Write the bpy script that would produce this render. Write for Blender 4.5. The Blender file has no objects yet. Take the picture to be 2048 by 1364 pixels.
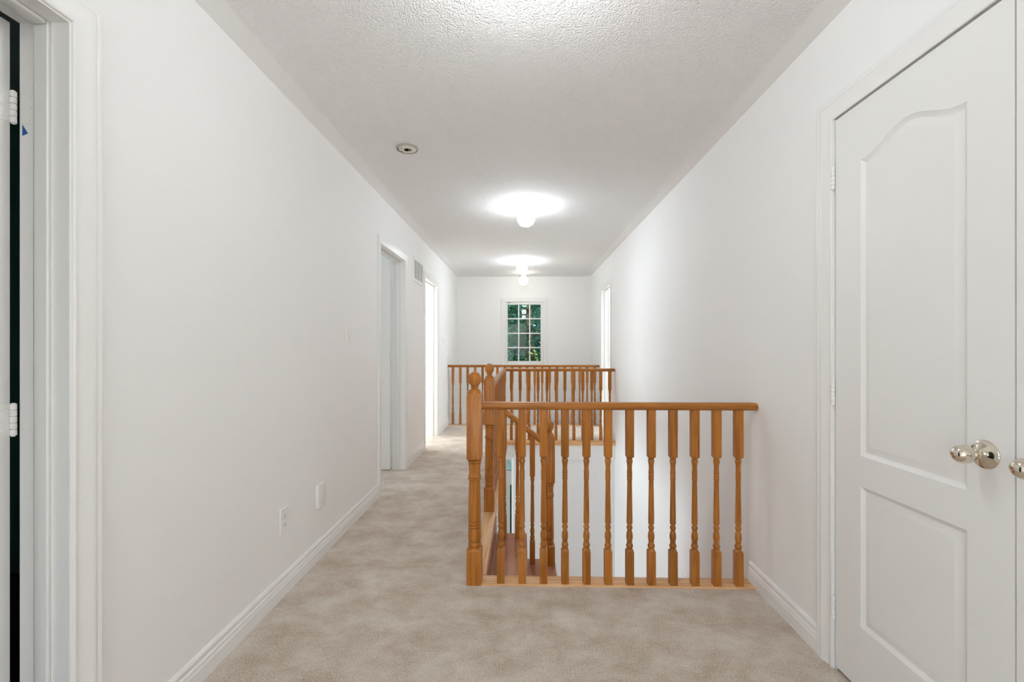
import bpy, bmesh, math, random
from mathutils import Vector, Matrix
from mathutils.geometry import tessellate_polygon

R = math.radians
scene = bpy.context.scene
COL = scene.collection
random.seed(7)

# ------------------------------------------------------------------ camera
cam_d = bpy.data.cameras.new('camera')
cam = bpy.data.objects.new('camera', cam_d)
COL.objects.link(cam)
cam.location = (0, 0, 1.207)
cam.rotation_euler = (R(90), 0, R(1.48))
cam_d.sensor_width = 36.0
cam_d.lens = 36.0 * 910 / 2048
cam_d.shift_y = 11 / 2048
cam_d.clip_start = 0.02
scene.camera = cam

# ------------------------------------------------------------------ world, sun, fill lights, exposure
world = bpy.data.worlds.new('sky')
scene.world = world
world.use_nodes = True
wn = world.node_tree.nodes
wl = world.node_tree.links
bg = wn['Background']
sky = wn.new('ShaderNodeTexSky')
sky.sky_type = 'NISHITA'
sky.sun_disc = False
sky.sun_elevation = R(40)
sky.sun_rotation = R(150)
wl.new(sky.outputs[0], bg.inputs[0])
bg.inputs[1].default_value = 0.16

sun_d = bpy.data.lights.new('sun', 'SUN')
sun_d.energy = 5.5
sun_d.angle = R(0.6)
sun_d.color = (1.0, 0.95, 0.86)
sun = bpy.data.objects.new('sun', sun_d)
COL.objects.link(sun)
sun.rotation_euler = (R(48), 0, R(32))


def fill_light(name, loc, rot, sx, sy, power, color):
    d = bpy.data.lights.new(name, 'AREA')
    d.shape = 'RECTANGLE'
    d.size, d.size_y = sx, sy
    d.energy = power
    d.color = color
    o = bpy.data.objects.new(name, d)
    COL.objects.link(o)
    o.location = loc
    o.rotation_euler = rot
    return o


DAY = (0.80, 0.915, 1.0)
# added daylight fill: unseen area lights for the hall, side rooms and lower floor
fill_light('daylight_fill_hall', (-0.45, -2.44, 1.35), (R(90), 0, 0), 1.1, 1.5, 13, (0.80, 0.915, 1.0))
fill_light('daylight_fill_room', (-4.28, 3.9, 1.45), (R(90), 0, R(-90)), 1.5, 1.3, 17, DAY)
fill_light('daylight_fill_room', (-4.28, 7.1, 1.45), (R(90), 0, R(-90)), 1.5, 1.3, 80, DAY)
fill_light('daylight_fill_room', (3.98, 6.6, 1.45), (R(90), 0, R(90)), 1.5, 1.3, 55, DAY)
fill_light('daylight_fill_lower', (-4.28, 4.5, -1.55), (R(90), 0, R(-90)), 2.4, 1.5, 72, DAY)

vs = scene.view_settings
vs.view_transform = 'Standard'
vs.look = 'None'
vs.gamma = 1.0
vs.use_curve_mapping = False
vs.exposure = 0.68
scene.cycles.use_denoising = True
scene.cycles.max_bounces = 14
scene.cycles.diffuse_bounces = 9
scene.cycles.glossy_bounces = 4
scene.cycles.transmission_bounces = 8
scene.cycles.transparent_max_bounces = 12
scene.cycles.sample_clamp_indirect = 6.0
GLOBE_WARM, GLOBE_COOL = (0.90, 0.945, 0.98), (0.86, 0.93, 1.0)
GLOBE_POWER = 30.0


# ------------------------------------------------------------------ materials
def new_mat(name):
    m = bpy.data.materials.new(name)
    m.use_nodes = True
    nt = m.node_tree
    return m, nt, nt.nodes['Principled BSDF']


def noise_bump(nt, bsdf, scale, strength, distance, detail=3.0, coord='Object', rough=0.55):
    tc = nt.nodes.new('ShaderNodeTexCoord')
    n = nt.nodes.new('ShaderNodeTexNoise')
    n.inputs['Scale'].default_value = scale
    n.inputs['Detail'].default_value = detail
    n.inputs['Roughness'].default_value = rough
    b = nt.nodes.new('ShaderNodeBump')
    b.inputs['Strength'].default_value = strength
    b.inputs['Distance'].default_value = distance
    nt.links.new(tc.outputs[coord], n.inputs['Vector'])
    nt.links.new(n.outputs['Fac'], b.inputs['Height'])
    nt.links.new(b.outputs[0], bsdf.inputs['Normal'])
    return n, b


def paint(name, col, rough=0.6, spec=0.3, bump=None):
    m, nt, b = new_mat(name)
    b.inputs['Base Color'].default_value = (*col, 1)
    b.inputs['Roughness'].default_value = rough
    b.inputs['Specular IOR Level'].default_value = spec
    if bump:
        noise_bump(nt, b, *bump)
    return m


M = {}
M['wall'] = paint('wall_paint', (0.875, 0.872, 0.862), 0.75, 0.25, (260, 0.10, 0.002))
M['room'] = paint('room_paint', (0.84, 0.84, 0.835), 0.75, 0.2)
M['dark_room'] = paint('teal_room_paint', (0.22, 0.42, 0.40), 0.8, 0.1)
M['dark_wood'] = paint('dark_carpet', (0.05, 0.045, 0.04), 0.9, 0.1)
M['trim'] = paint('trim_paint', (0.85, 0.845, 0.83), 0.32, 0.45)
M['door'] = paint('door_paint', (0.83, 0.825, 0.81), 0.42, 0.4, (420, 0.05, 0.001))
M['plastic'] = paint('white_plastic', (0.86, 0.85, 0.83), 0.35, 0.45)
M['plastic_warm'] = paint('ivory_plastic', (0.76, 0.73, 0.66), 0.4, 0.4)
M['hole'] = paint('dark_hole', (0.02, 0.018, 0.012), 0.9, 0.1)
M['slot'] = paint('slot_grey', (0.12, 0.12, 0.12), 0.7, 0.2)
M['rim_shade'] = paint('shaded_rim', (0.42, 0.40, 0.35), 0.6, 0.2)
M['vent'] = paint('vent_white', (0.82, 0.82, 0.81), 0.4, 0.4)
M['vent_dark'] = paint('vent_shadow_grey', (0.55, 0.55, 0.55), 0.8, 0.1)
M['tape'] = paint('blue_tape', (0.02, 0.12, 0.36), 0.6, 0.3)
M['concrete'] = paint('outer_render', (0.5, 0.48, 0.45), 0.9, 0.1)
M['driveway'] = paint('pale_driveway', (0.82, 0.82, 0.80), 0.9, 0.1)
M['lower_floor'] = paint('lower_tile', (0.62, 0.58, 0.52), 0.5, 0.3)
M['bark'] = paint('bark', (0.14, 0.10, 0.07), 0.9, 0.1, (25, 0.6, 0.02))


def ceiling_mat():
    m, nt, b = new_mat('stippled_ceiling')
    b.inputs['Base Color'].default_value = (0.86, 0.856, 0.845, 1)
    b.inputs['Roughness'].default_value = 0.85
    b.inputs['Specular IOR Level'].default_value = 0.2
    tc = nt.nodes.new('ShaderNodeTexCoord')
    n1 = nt.nodes.new('ShaderNodeTexNoise')
    n1.inputs['Scale'].default_value = 90
    n1.inputs['Detail'].default_value = 4
    n1.inputs['Roughness'].default_value = 0.65
    v = nt.nodes.new('ShaderNodeTexVoronoi')
    v.inputs['Scale'].default_value = 140
    mix = nt.nodes.new('ShaderNodeMath')
    mix.operation = 'SUBTRACT'
    bu = nt.nodes.new('ShaderNodeBump')
    bu.inputs['Strength'].default_value = 0.7
    bu.inputs['Distance'].default_value = 0.008
    nt.links.new(tc.outputs['Object'], n1.inputs['Vector'])
    nt.links.new(tc.outputs['Object'], v.inputs['Vector'])
    nt.links.new(n1.outputs['Fac'], mix.inputs[0])
    nt.links.new(v.outputs['Distance'], mix.inputs[1])
    # the stipple stops short of the walls and leaves a smooth painted border
    sep = nt.nodes.new('ShaderNodeSeparateXYZ')
    ab = nt.nodes.new('ShaderNodeMath')
    ab.operation = 'ABSOLUTE'
    mr = nt.nodes.new('ShaderNodeMapRange')
    mr.inputs[1].default_value, mr.inputs[2].default_value = 1.055, 1.075
    mr.inputs[3].default_value, mr.inputs[4].default_value = 1.0, 0.0
    mul = nt.nodes.new('ShaderNodeMath')
    mul.operation = 'MULTIPLY'
    nt.links.new(tc.outputs['Object'], sep.inputs[0])
    nt.links.new(sep.outputs[0], ab.inputs[0])
    nt.links.new(ab.outputs[0], mr.inputs[0])
    nt.links.new(mix.outputs[0], mul.inputs[0])
    nt.links.new(mr.outputs[0], mul.inputs[1])
    mc = nt.nodes.new('ShaderNodeMix')
    mc.data_type = 'RGBA'
    mc.inputs[6].default_value = (0.905, 0.903, 0.897, 1)
    mc.inputs[7].default_value = (0.915, 0.912, 0.905, 1)
    nt.links.new(mr.outputs[0], mc.inputs[0])
    nt.links.new(mc.outputs[2], b.inputs['Base Color'])
    nt.links.new(mul.outputs[0], bu.inputs['Height'])
    nt.links.new(bu.outputs[0], b.inputs['Normal'])
    return m


M['ceiling'] = ceiling_mat()


def carpet_mat():
    m, nt, b = new_mat('beige_carpet')
    tc = nt.nodes.new('ShaderNodeTexCoord')
    # brushed pile patches
    mp = nt.nodes.new('ShaderNodeMapping')
    mp.inputs['Scale'].default_value = (1.0, 1.25, 1.0)
    nt.links.new(tc.outputs['Object'], mp.inputs['Vector'])
    big = nt.nodes.new('ShaderNodeTexNoise')
    big.inputs['Scale'].default_value = 4.6
    big.inputs['Detail'].default_value = 9
    big.inputs['Roughness'].default_value = 0.70
    big.inputs['Distortion'].default_value = 0.25
    nt.links.new(mp.outputs[0], big.inputs['Vector'])
    ramp = nt.nodes.new('ShaderNodeValToRGB')
    e = ramp.color_ramp.elements
    e[0].position, e[0].color = 0.36, (0.57, 0.445, 0.34, 1)
    e[1].position, e[1].color = 0.65, (0.82, 0.735, 0.635, 1)
    nt.links.new(big.outputs['Fac'], ramp.inputs[0])
    fine = nt.nodes.new('ShaderNodeTexNoise')
    fine.inputs['Scale'].default_value = 170
    fine.inputs['Detail'].default_value = 4
    fine.inputs['Roughness'].default_value = 0.7
    nt.links.new(tc.outputs['Object'], fine.inputs['Vector'])
    mixc = nt.nodes.new('ShaderNodeMix')
    mixc.data_type = 'RGBA'
    mixc.blend_type = 'OVERLAY'
    mixc.inputs[0].default_value = 0.55
    nt.links.new(ramp.outputs[0], mixc.inputs[6])
    fr_ = nt.nodes.new('ShaderNodeMapRange')
    fr_.inputs[1].default_value = 0.30
    fr_.inputs[2].default_value = 0.68
    nt.links.new(fine.outputs['Fac'], fr_.inputs[0])
    nt.links.new(fr_.outputs[0], mixc.inputs[7])
    nt.links.new(mixc.outputs[2], b.inputs['Base Color'])
    b.inputs['Roughness'].default_value = 0.95
    b.inputs['Specular IOR Level'].default_value = 0.1
    b.inputs['Sheen Weight'].default_value = 0.3
    b.inputs['Sheen Roughness'].default_value = 0.45
    add = nt.nodes.new('ShaderNodeMath')
    add.operation = 'MULTIPLY_ADD'
    add.inputs[1].default_value = 2.0
    nt.links.new(big.outputs['Fac'], add.inputs[0])
    nt.links.new(fine.outputs['Fac'], add.inputs[2])
    bu = nt.nodes.new('ShaderNodeBump')
    bu.inputs['Strength'].default_value = 0.8
    bu.inputs['Distance'].default_value = 0.010
    nt.links.new(add.outputs[0], bu.inputs['Height'])
    nt.links.new(bu.outputs[0], b.inputs['Normal'])
    return m


M['carpet'] = carpet_mat()


def oak(name, axis, light=(0.46, 0.175, 0.030), dark=(0.265, 0.085, 0.012), rough=0.33):
    """grain runs along AXIS (0 x, 1 y, 2 z) of the object"""
    m, nt, b = new_mat(name)
    tc = nt.nodes.new('ShaderNodeTexCoord')
    oi = nt.nodes.new('ShaderNodeObjectInfo')
    sc = nt.nodes.new('ShaderNodeVectorMath')
    sc.operation = 'SCALE'
    sc.inputs[3].default_value = 13.7
    comb = nt.nodes.new('ShaderNodeCombineXYZ')
    for k in range(3):
        nt.links.new(oi.outputs['Random'], comb.inputs[k])
    nt.links.new(comb.outputs[0], sc.inputs[0])
    addv = nt.nodes.new('ShaderNodeVectorMath')
    nt.links.new(tc.outputs['Object'], addv.inputs[0])
    nt.links.new(sc.outputs[0], addv.inputs[1])
    mp = nt.nodes.new('ShaderNodeMapping')
    s = [34.0, 34.0, 34.0]
    s[axis] = 2.0
    mp.inputs['Scale'].default_value = s
    nt.links.new(addv.outputs[0], mp.inputs['Vector'])
    w = nt.nodes.new('ShaderNodeTexNoise')
    w.inputs['Scale'].default_value = 1.0
    w.inputs['Detail'].default_value = 5
    w.inputs['Roughness'].default_value = 0.6
    w.inputs['Distortion'].default_value = 1.2
    nt.links.new(mp.outputs[0], w.inputs['Vector'])
    mp2 = nt.nodes.new('ShaderNodeMapping')
    s2 = [420.0, 420.0, 420.0]
    s2[axis] = 12.0
    mp2.inputs['Scale'].default_value = s2
    nt.links.new(addv.outputs[0], mp2.inputs['Vector'])
    pores = nt.nodes.new('ShaderNodeTexNoise')
    pores.inputs['Scale'].default_value = 1.0
    pores.inputs['Detail'].default_value = 2
    nt.links.new(mp2.outputs[0], pores.inputs['Vector'])
    ma = nt.nodes.new('ShaderNodeMath')
    ma.operation = 'MULTIPLY_ADD'
    ma.inputs[1].default_value = 0.35
    nt.links.new(pores.outputs['Fac'], ma.inputs[0])
    nt.links.new(w.outputs['Fac'], ma.inputs[2])
    ramp = nt.nodes.new('ShaderNodeValToRGB')
    e = ramp.color_ramp.elements
    e[0].position, e[0].color = 0.48, (*dark, 1)
    e[1].position, e[1].color = 0.80, (*light, 1)
    nt.links.new(ma.outputs[0], ramp.inputs[0])
    # each piece is a little lighter or darker than its neighbour
    hv = nt.nodes.new('ShaderNodeHueSaturation')
    mr = nt.nodes.new('ShaderNodeMapRange')
    mr.inputs[3].default_value = 0.86
    mr.inputs[4].default_value = 1.12
    nt.links.new(oi.outputs['Random'], mr.inputs[0])
    nt.links.new(mr.outputs[0], hv.inputs['Value'])
    nt.links.new(ramp.outputs[0], hv.inputs['Color'])
    nt.links.new(hv.outputs[0], b.inputs['Base Color'])
    b.inputs['Roughness'].default_value = rough
    b.inputs['Specular IOR Level'].default_value = 0.3
    bu = nt.nodes.new('ShaderNodeBump')
    bu.inputs['Strength'].default_value = 0.12
    bu.inputs['Distance'].default_value = 0.001
    nt.links.new(pores.outputs['Fac'], bu.inputs['Height'])
    nt.links.new(bu.outputs[0], b.inputs['Normal'])
    return m


M['oak_x'] = oak('golden_oak_x', 0)
M['oak_y'] = oak('golden_oak_y', 1)
M['oak_z'] = oak('golden_oak_z', 2)
M['sill_x'] = oak('sill_oak_x', 0, (0.80, 0.50, 0.26), (0.56, 0.29, 0.12), 0.3)
M['sill_y'] = oak('sill_oak_y', 1, (0.80, 0.50, 0.26), (0.56, 0.29, 0.12), 0.3)
M['tread'] = oak('red_oak_tread', 1, (0.55, 0.25, 0.14), (0.38, 0.16, 0.085), 0.3)
M['riser'] = oak('red_oak_riser', 1, (0.34, 0.13, 0.06), (0.22, 0.075, 0.035), 0.35)

m, nt, b = new_mat('satin_nickel')
b.inputs['Base Color'].default_value = (0.72, 0.66, 0.56, 1)
b.inputs['Metallic'].default_value = 1.0
b.inputs['Roughness'].default_value = 0.10
M['nickel'] = m
m, nt, b = new_mat('brass_plate')
b.inputs['Base Color'].default_value = (0.7, 0.6, 0.4, 1)
b.inputs['Metallic'].default_value = 1.0
b.inputs['Roughness'].default_value = 0.25
M['brass'] = m


def globe_mat(name, col, power):
    m, nt, b = new_mat(name)
    b.inputs['Base Color'].default_value = (0.9, 0.9, 0.88, 1)
    b.inputs['Roughness'].default_value = 0.3
    b.inputs['Emission Color'].default_value = (*col, 1)
    b.inputs['Emission Strength'].default_value = power
    return m


M['globe_near'] = globe_mat('globe_near', GLOBE_WARM, GLOBE_POWER * 1.3)
M['globe_hall'] = globe_mat('globe_hall', GLOBE_COOL, GLOBE_POWER)
M['globe_foyer'] = globe_mat('globe_foyer', (1.0, 0.93, 0.82), GLOBE_POWER * 0.18)


def glass(name, tint, refl=0.08):
    m = bpy.data.materials.new(name)
    m.use_nodes = True
    nt = m.node_tree
    nt.nodes.clear()
    out = nt.nodes.new('ShaderNodeOutputMaterial')
    t = nt.nodes.new('ShaderNodeBsdfTransparent')
    t.inputs[0].default_value = (*tint, 1)
    g = nt.nodes.new('ShaderNodeBsdfGlossy')
    g.inputs['Roughness'].default_value = 0.02
    mx = nt.nodes.new('ShaderNodeMixShader')
    mx.inputs[0].default_value = refl
    nt.links.new(t.outputs[0], mx.inputs[1])
    nt.links.new(g.outputs[0], mx.inputs[2])
    nt.links.new(mx.outputs[0], out.inputs[0])
    return m


M['glass'] = glass('window_glass', (0.90, 0.97, 0.96), 0.012)
M['teal_glass'] = glass('teal_glass', (0.92, 0.98, 0.86), 0.02)
M['dark_glass'] = glass('dark_glass', (0.34, 0.46, 0.46), 0.02)


def leaf_mat(name, c1, c2):
    m, nt, b = new_mat(name)
    tc = nt.nodes.new('ShaderNodeTexCoord')
    n = nt.nodes.new('ShaderNodeTexNoise')
    n.inputs['Scale'].default_value = 2.2
    n.inputs['Detail'].default_value = 4
    ramp = nt.nodes.new('ShaderNodeValToRGB')
    e = ramp.color_ramp.elements
    e[0].position, e[0].color = 0.35, (*c1, 1)
    e[1].position, e[1].color = 0.7, (*c2, 1)
    nt.links.new(tc.outputs['Object'], n.inputs['Vector'])
    nt.links.new(n.outputs['Fac'], ramp.inputs[0])
    nt.links.new(ramp.outputs[0], b.inputs['Base Color'])
    b.inputs['Roughness'].default_value = 0.55
    b.inputs['Specular IOR Level'].default_value = 0.18
    return m


M['leaf_teal'] = leaf_mat('bluish_green_leaves', (0.008, 0.068, 0.06), (0.03, 0.20, 0.175))
M['leaf_green'] = leaf_mat('green_leaves', (0.015, 0.08, 0.045), (0.08, 0.23, 0.11))
M['leaf_yellow'] = leaf_mat('yellow_green_leaves', (0.14, 0.22, 0.04), (0.55, 0.52, 0.12))
M['lawn'] = leaf_mat('lawn', (0.05, 0.13, 0.05), (0.10, 0.22, 0.07))


# ------------------------------------------------------------------ mesh helpers
class MB:
    def __init__(s):
        s.v, s.f = [], []

    def add(s, vs_, fs_):
        o = len(s.v)
        s.v += [tuple(p) for p in vs_]
        s.f += [tuple(o + i for i in f) for f in fs_]
        return s

    def box(s, x0, x1, y0, y1, z0, z1):
        return s.add([(x, y, z) for x in (x0, x1) for y in (y0, y1) for z in (z0, z1)],
                     [(0, 1, 3, 2), (4, 6, 7, 5), (0, 4, 5, 1), (2, 3, 7, 6), (0, 2, 6, 4), (1, 5, 7, 3)])

    def rings(s, rings, close_ends=True):
        """skin a list of equal-length closed rings"""
        n = len(rings[0])
        vs_ = [p for r in rings for p in r]
        fs_ = []
        for k in range(len(rings) - 1):
            for i in range(n):
                j = (i + 1) % n
                fs_.append((k * n + i, k * n + j, (k + 1) * n + j, (k + 1) * n + i))
        if close_ends:
            fs_.append(tuple(range(n - 1, -1, -1)))
            fs_.append(tuple((len(rings) - 1) * n + i for i in range(n)))
        return s.add(vs_, fs_)

    def lathe(s, prof, origin, axis='z', n=20):
        """prof: (h, r) pairs along the axis"""
        ox, oy, oz = origin
        rs = []
        for h, r in prof:
            ring = []
            for k in range(n):
                a = 2 * math.pi * k / n
                p, q = r * math.cos(a), r * math.sin(a)
                ring.append({'z': (ox + p, oy + q, oz + h), 'x': (ox + h, oy + p, oz + q),
                             'y': (ox + p, oy + h, oz + q)}[axis])
            rs.append(ring)
        return s.rings(rs)

    def poly_prism(s, pts, d0, d1, plane='xz'):
        """extrude a 2D outline; plane xz extrudes along y, yz along x, xy along z"""
        def at(p, d):
            return {'xz': (p[0], d, p[1]), 'yz': (d, p[0], p[1]), 'xy': (p[0], p[1], d)}[plane]
        return s.rings([[at(p, d0) for p in pts], [at(p, d1) for p in pts]])

    def build(s, name, mat, parent=None, loc=None, rotz=0.0, smooth=None, bevel=0.0):
        me = bpy.data.meshes.new(name)
        me.from_pydata(s.v, [], s.f)
        bm = bmesh.new()
        bm.from_mesh(me)
        bmesh.ops.remove_doubles(bm, verts=bm.verts, dist=1e-6)
        bmesh.ops.recalc_face_normals(bm, faces=bm.faces)
        if bevel:
            es = [e for e in bm.edges if len(e.link_faces) == 2 and e.calc_face_angle(0) > R(40)]
            bmesh.ops.bevel(bm, geom=es, offset=bevel, segments=2, profile=0.5, affect='EDGES', clamp_overlap=True)
        bm.to_mesh(me)
        bm.free()
        me.materials.append(mat)
        if smooth is None and bevel:
            smooth = 35
        if smooth:
            me.polygons.foreach_set('use_smooth', [True] * len(me.polygons))
            me.set_sharp_from_angle(angle=R(smooth))
        return link(name, me, parent, loc, rotz)


def link(name, me, parent=None, loc=None, rotz=0.0):
    o = bpy.data.objects.new(name, me)
    COL.objects.link(o)
    if loc is not None:
        o.location = loc
    o.rotation_euler.z = rotz
    if parent is not None:
        o.parent = parent
    return o


def tag(o, label=None, cat=None, group=None, kind=None):
    if label:
        o['label'] = label
    if cat:
        o['category'] = cat
    if group:
        o['group'] = group
    if kind:
        o['kind'] = kind
    return o


def empty(name, loc=(0, 0, 0), rotz=0.0):
    o = bpy.data.objects.new(name, None)
    COL.objects.link(o)
    o.empty_display_size = 0.1
    o.location = loc
    o.rotation_euler.z = rotz
    return o


def grid_wall(name, axis, d0, d1, u0, u1, z0, z1, holes, mat):
    """a wall slab with rectangular openings; AXIS is its normal; holes are (u0, u1, z0, z1[, d0, d1])"""
    us = sorted({u0, u1, *[h[0] for h in holes], *[h[1] for h in holes]})
    zs = sorted({z0, z1, *[h[2] for h in holes], *[h[3] for h in holes]})
    us = [u for u in us if u0 <= u <= u1]
    zs = [z for z in zs if z0 <= z <= z1]
    full = {}
    for i in range(len(us) - 1):
        for k in range(len(zs) - 1):
            uc, zc = (us[i] + us[i + 1]) / 2, (zs[k] + zs[k + 1]) / 2
            full[i, k] = not any(h[0] < uc < h[1] and h[2] < zc < h[3] for h in holes)

    def pt(d, u, z):
        return (d, u, z) if axis == 'x' else (u, d, z)
    mb = MB()
    for (i, k), ok in full.items():
        if not ok:
            continue
        a, b_, c, e = us[i], us[i + 1], zs[k], zs[k + 1]
        for d in (d0, d1):
            mb.add([pt(d, a, c), pt(d, b_, c), pt(d, b_, e), pt(d, a, e)], [(0, 1, 2, 3)])
        for (di, dk), (p, q) in {(-1, 0): ((a, c), (a, e)), (1, 0): ((b_, c), (b_, e)),
                                 (0, -1): ((a, c), (b_, c)), (0, 1): ((a, e), (b_, e))}.items():
            if not full.get((i + di, k + dk), False):
                mb.add([pt(d0, *p), pt(d1, *p), pt(d1, *q), pt(d0, *q)], [(0, 1, 2, 3)])
    o = mb.build(name, mat)
    return tag(o, kind='structure')


# ------------------------------------------------------------------ dimensions
XL, XR, WT = -1.17, 1.165, 0.12          # inner faces of the hall's side walls
H, LOW = 2.437, -3.05                    # ceiling, lower floor
YB, YF = -2.45, 8.0                      # back wall, far wall with the window
XO, XP = XL - WT, XR + WT                # outer faces
WELL_X, WELL_Y0, WELL_Y1 = -0.215, 2.372, 5.815   # stairwell edges
BR_Y = 7.035                             # far edge of the bridge
SL = 0.235                               # floor slab thickness

# door openings in the left wall (clear opening between jambs)
D0 = (0.38, 1.14, 2.04)
DA = (3.68, 4.435, 2.04)
DB = (5.36, 6.11, 2.02)
DC = (6.14, 6.86, 2.05)                  # right wall, beside the bridge
CL = (0.475, 1.735, 2.056)               # double closet on the right
J = 0.018

# ------------------------------------------------------------------ structure
holes_l = [(d[0] - J, d[1] + J, -0.03, d[2] + J) for d in (D0, DA, DB)]
holes_l.append((YB, 7.0, LOW, -SL))                       # the lower storey is open below the hall
grid_wall('wall_left', 'x', XO, XL, YB, YF + 0.12, LOW, H, holes_l, M['wall'])
grid_wall('wall_right', 'x', XR, XP, YB, YF + 0.12, LOW, H,
          [(DC[0] - J, DC[1] + J, -0.03, DC[2] + J), (CL[0] - J, CL[1] + J, -0.03, CL[2] + J)], M['wall'])
WIN = (-0.339, 0.355, 0.885, 1.999)
ENT = (-1.05, -0.165, LOW, -0.72)
grid_wall('wall_far', 'y', YF, YF + 0.12, XL, XR, LOW, H, [WIN, ENT], M['wall'])
grid_wall('wall_back', 'y', YB - 0.12, YB, XO, XP, LOW, H, [(-1.02, 0.12, 0.55, 2.15)], M['wall'])  # opening added for the hall fill light

for nm, za, zb in (('floor_slab', -SL, -0.012), ('floor', -0.012, 0.0)):
    fl = MB()
    fl.box(XO, XP, YB, WELL_Y0, za, zb)
    fl.box(XO, WELL_X, WELL_Y0, WELL_Y1, za, zb)
    fl.box(XO, XP, WELL_Y1, BR_Y, za, zb)
    if nm == 'floor_slab':
        tag(fl.build(nm, M['wall']), kind='structure')
tag(fl.build('floor', M['carpet']), 'beige cut pile carpet with brushed lighter patches along the hall', 'carpet', kind='structure')
tag(MB().box(-4.4, 4.1, YB - 0.12, YF + 0.12, H, H + 0.2).build('ceiling', M['ceiling']), kind='structure')
tag(MB().box(-4.4, XP, YB - 0.12, YF + 0.12, LOW - 0.2, LOW).build('floor_lower', M['lower_floor']), kind='structure')
# wall under the bridge that closes the far end of the stairwell
tag(MB().box(-0.135, XR, 5.86, 5.98, LOW, -SL).build('wall_stairwell', M['wall']), kind='structure')
tag(MB().box(-0.215, XR, 2.25, 2.365, LOW, -SL).build('wall_under_hall', M['wall']), kind='structure')
tag(MB().box(-0.16, -0.135, 5.98, YF, LOW, -SL).build('wall_foyer', M['wall']), kind='structure')

# side rooms behind the doors
def room(name, x0, x1, y0, y1, wall, floor_m, open_side):
    t = 0.05
    mb = MB()
    if open_side == 'right':
        mb.box(x0 - t, x0, y0 - t, y1 + t, -SL, H)
    else:
        mb.box(x1, x1 + t, y0 - t, y1 + t, -SL, H)
    mb.box(x0, x1, y0 - t, y0, -SL, H)
    mb.box(x0, x1, y1, y1 + t, -SL, H)
    tag(mb.build('wall_' + name, wall), kind='structure')
    tag(MB().box(x0, x1, y0, y1, -SL, 0).build('floor_' + name, floor_m), kind='structure')


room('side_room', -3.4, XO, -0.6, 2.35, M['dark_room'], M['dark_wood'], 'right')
room('bedroom', -4.35, XO, 2.5, 5.0, M['room'], M['carpet'], 'right')
room('bathroom', -4.35, XO, 5.1, 8.0, M['room'], M['carpet'], 'right')
room('far_bedroom', XP, 4.05, 5.3, 8.0, M['room'], M['carpet'], 'left')
tag(MB().box(-4.4, -4.35, YB - 0.1, YF + 0.12, LOW, -SL).build('wall_lower_left', M['room']), kind='structure')
tag(MB().box(-4.4, XO, YF, YF + 0.12, LOW, -SL).box(-4.4, XO, YB - 0.12, YB, LOW, -SL).build('wall_lower_ends', M['room']), kind='structure')
tag(MB().box(-4.4, XO, YB - 0.12, -0.65, -SL, -SL + 0.02).box(-4.4, -3.45, -0.65, 2.4, -SL, -SL + 0.02).build('floor_void', M['room']), kind='structure')
# closet behind the double door
tag(MB().box(XP, XP + 0.03, CL[0] - 0.1, CL[1] + 0.1, -SL, H).build('wall_closet', M['wall']), kind='structure')


# ------------------------------------------------------------------ mouldings
CASING = [(0.0, 0.0), (0.0, 0.008), (0.003, 0.010), (0.008, 0.0095), (0.010, 0.007), (0.014, 0.0075), (0.036, 0.011),
          (0.044, 0.015), (0.050, 0.0165), (0.055, 0.0155), (0.058, 0.013), (0.062, 0.0155), (0.068, 0.0165), (0.072, 0.015),
          (0.0735, 0.012), (0.0735, 0.0)]


def casing(parent, wall_x, side, y0, y1, zt, w, axis='x', zb=0.0, closed=False):
    """three mitred legs round an opening; SIDE is +1 or -1, the way the wall faces"""
    k = w / 0.0735
    rs = []
    corners = [(y0, zb, -1, 0), (y0, zt, -1, 1), (y1, zt, 1, 1), (y1, zb, 1, 0)]
    if closed:
        corners = [(y0, zb, -1, -1), (y0, zt, -1, 1), (y1, zt, 1, 1), (y1, zb, 1, -1), (y0, zb, -1, -1)]
    for cy, cz, sy, sz in corners:
        ring = []
        for d, t in CASING:
            d *= k
            ring.append((wall_x + side * t, cy + sy * d, cz + sz * d) if axis == 'x'
                        else (cy + sy * d, wall_x + side * t, cz + sz * d))
        rs.append(ring)
    mb = MB()
    mb.rings(rs, close_ends=not closed)
    return mb.build('casing', M['trim'], parent, smooth=28)


def jambs(parent, x_in, x_out, y0, y1, zt, stop=None):
    """lining of a door opening in a wall whose normal is x"""
    a, b_ = min(x_in, x_out), max(x_in, x_out)
    a, b_ = a - 0.002, b_ + 0.002
    mb = MB().box(a, b_, y0 - J, y0, 0, zt + J).box(a, b_, y1, y1 + J, 0, zt + J).box(a, b_, y0, y1, zt, zt + J)
    mb.build('jamb', M['trim'], parent)
    if stop:
        s0, s1 = stop
        t = 0.011
        mb = MB().box(s0, s1, y0, y0 + t, 0, zt).box(s0, s1, y1 - t, y1, 0, zt).box(s0, s1, y0 + t, y1 - t, zt - t, zt)
        mb.build('door_stop', M['trim'], parent, bevel=0.003)


BASE_PROF = [(0.0, 0.0), (0.014, 0.0), (0.014, 0.054), (0.0105, 0.0565), (0.0105, 0.0595), (0.0135, 0.062), (0.0125, 0.071), (0.007, 0.077),
             (0.007, 0.082), (0.0115, 0.086), (0.0110, 0.096), (0.006, 0.104), (0.0, 0.106)]


def baseboard(name, wall_x, side, y0, y1, z=0.0):
    mb = MB().rings([[(wall_x + side * t, y, z + h) for t, h in BASE_PROF] for y in (y0, y1)])
    o = mb.build(name, M['trim'], smooth=28)
    return tag(o, kind='structure')


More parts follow.
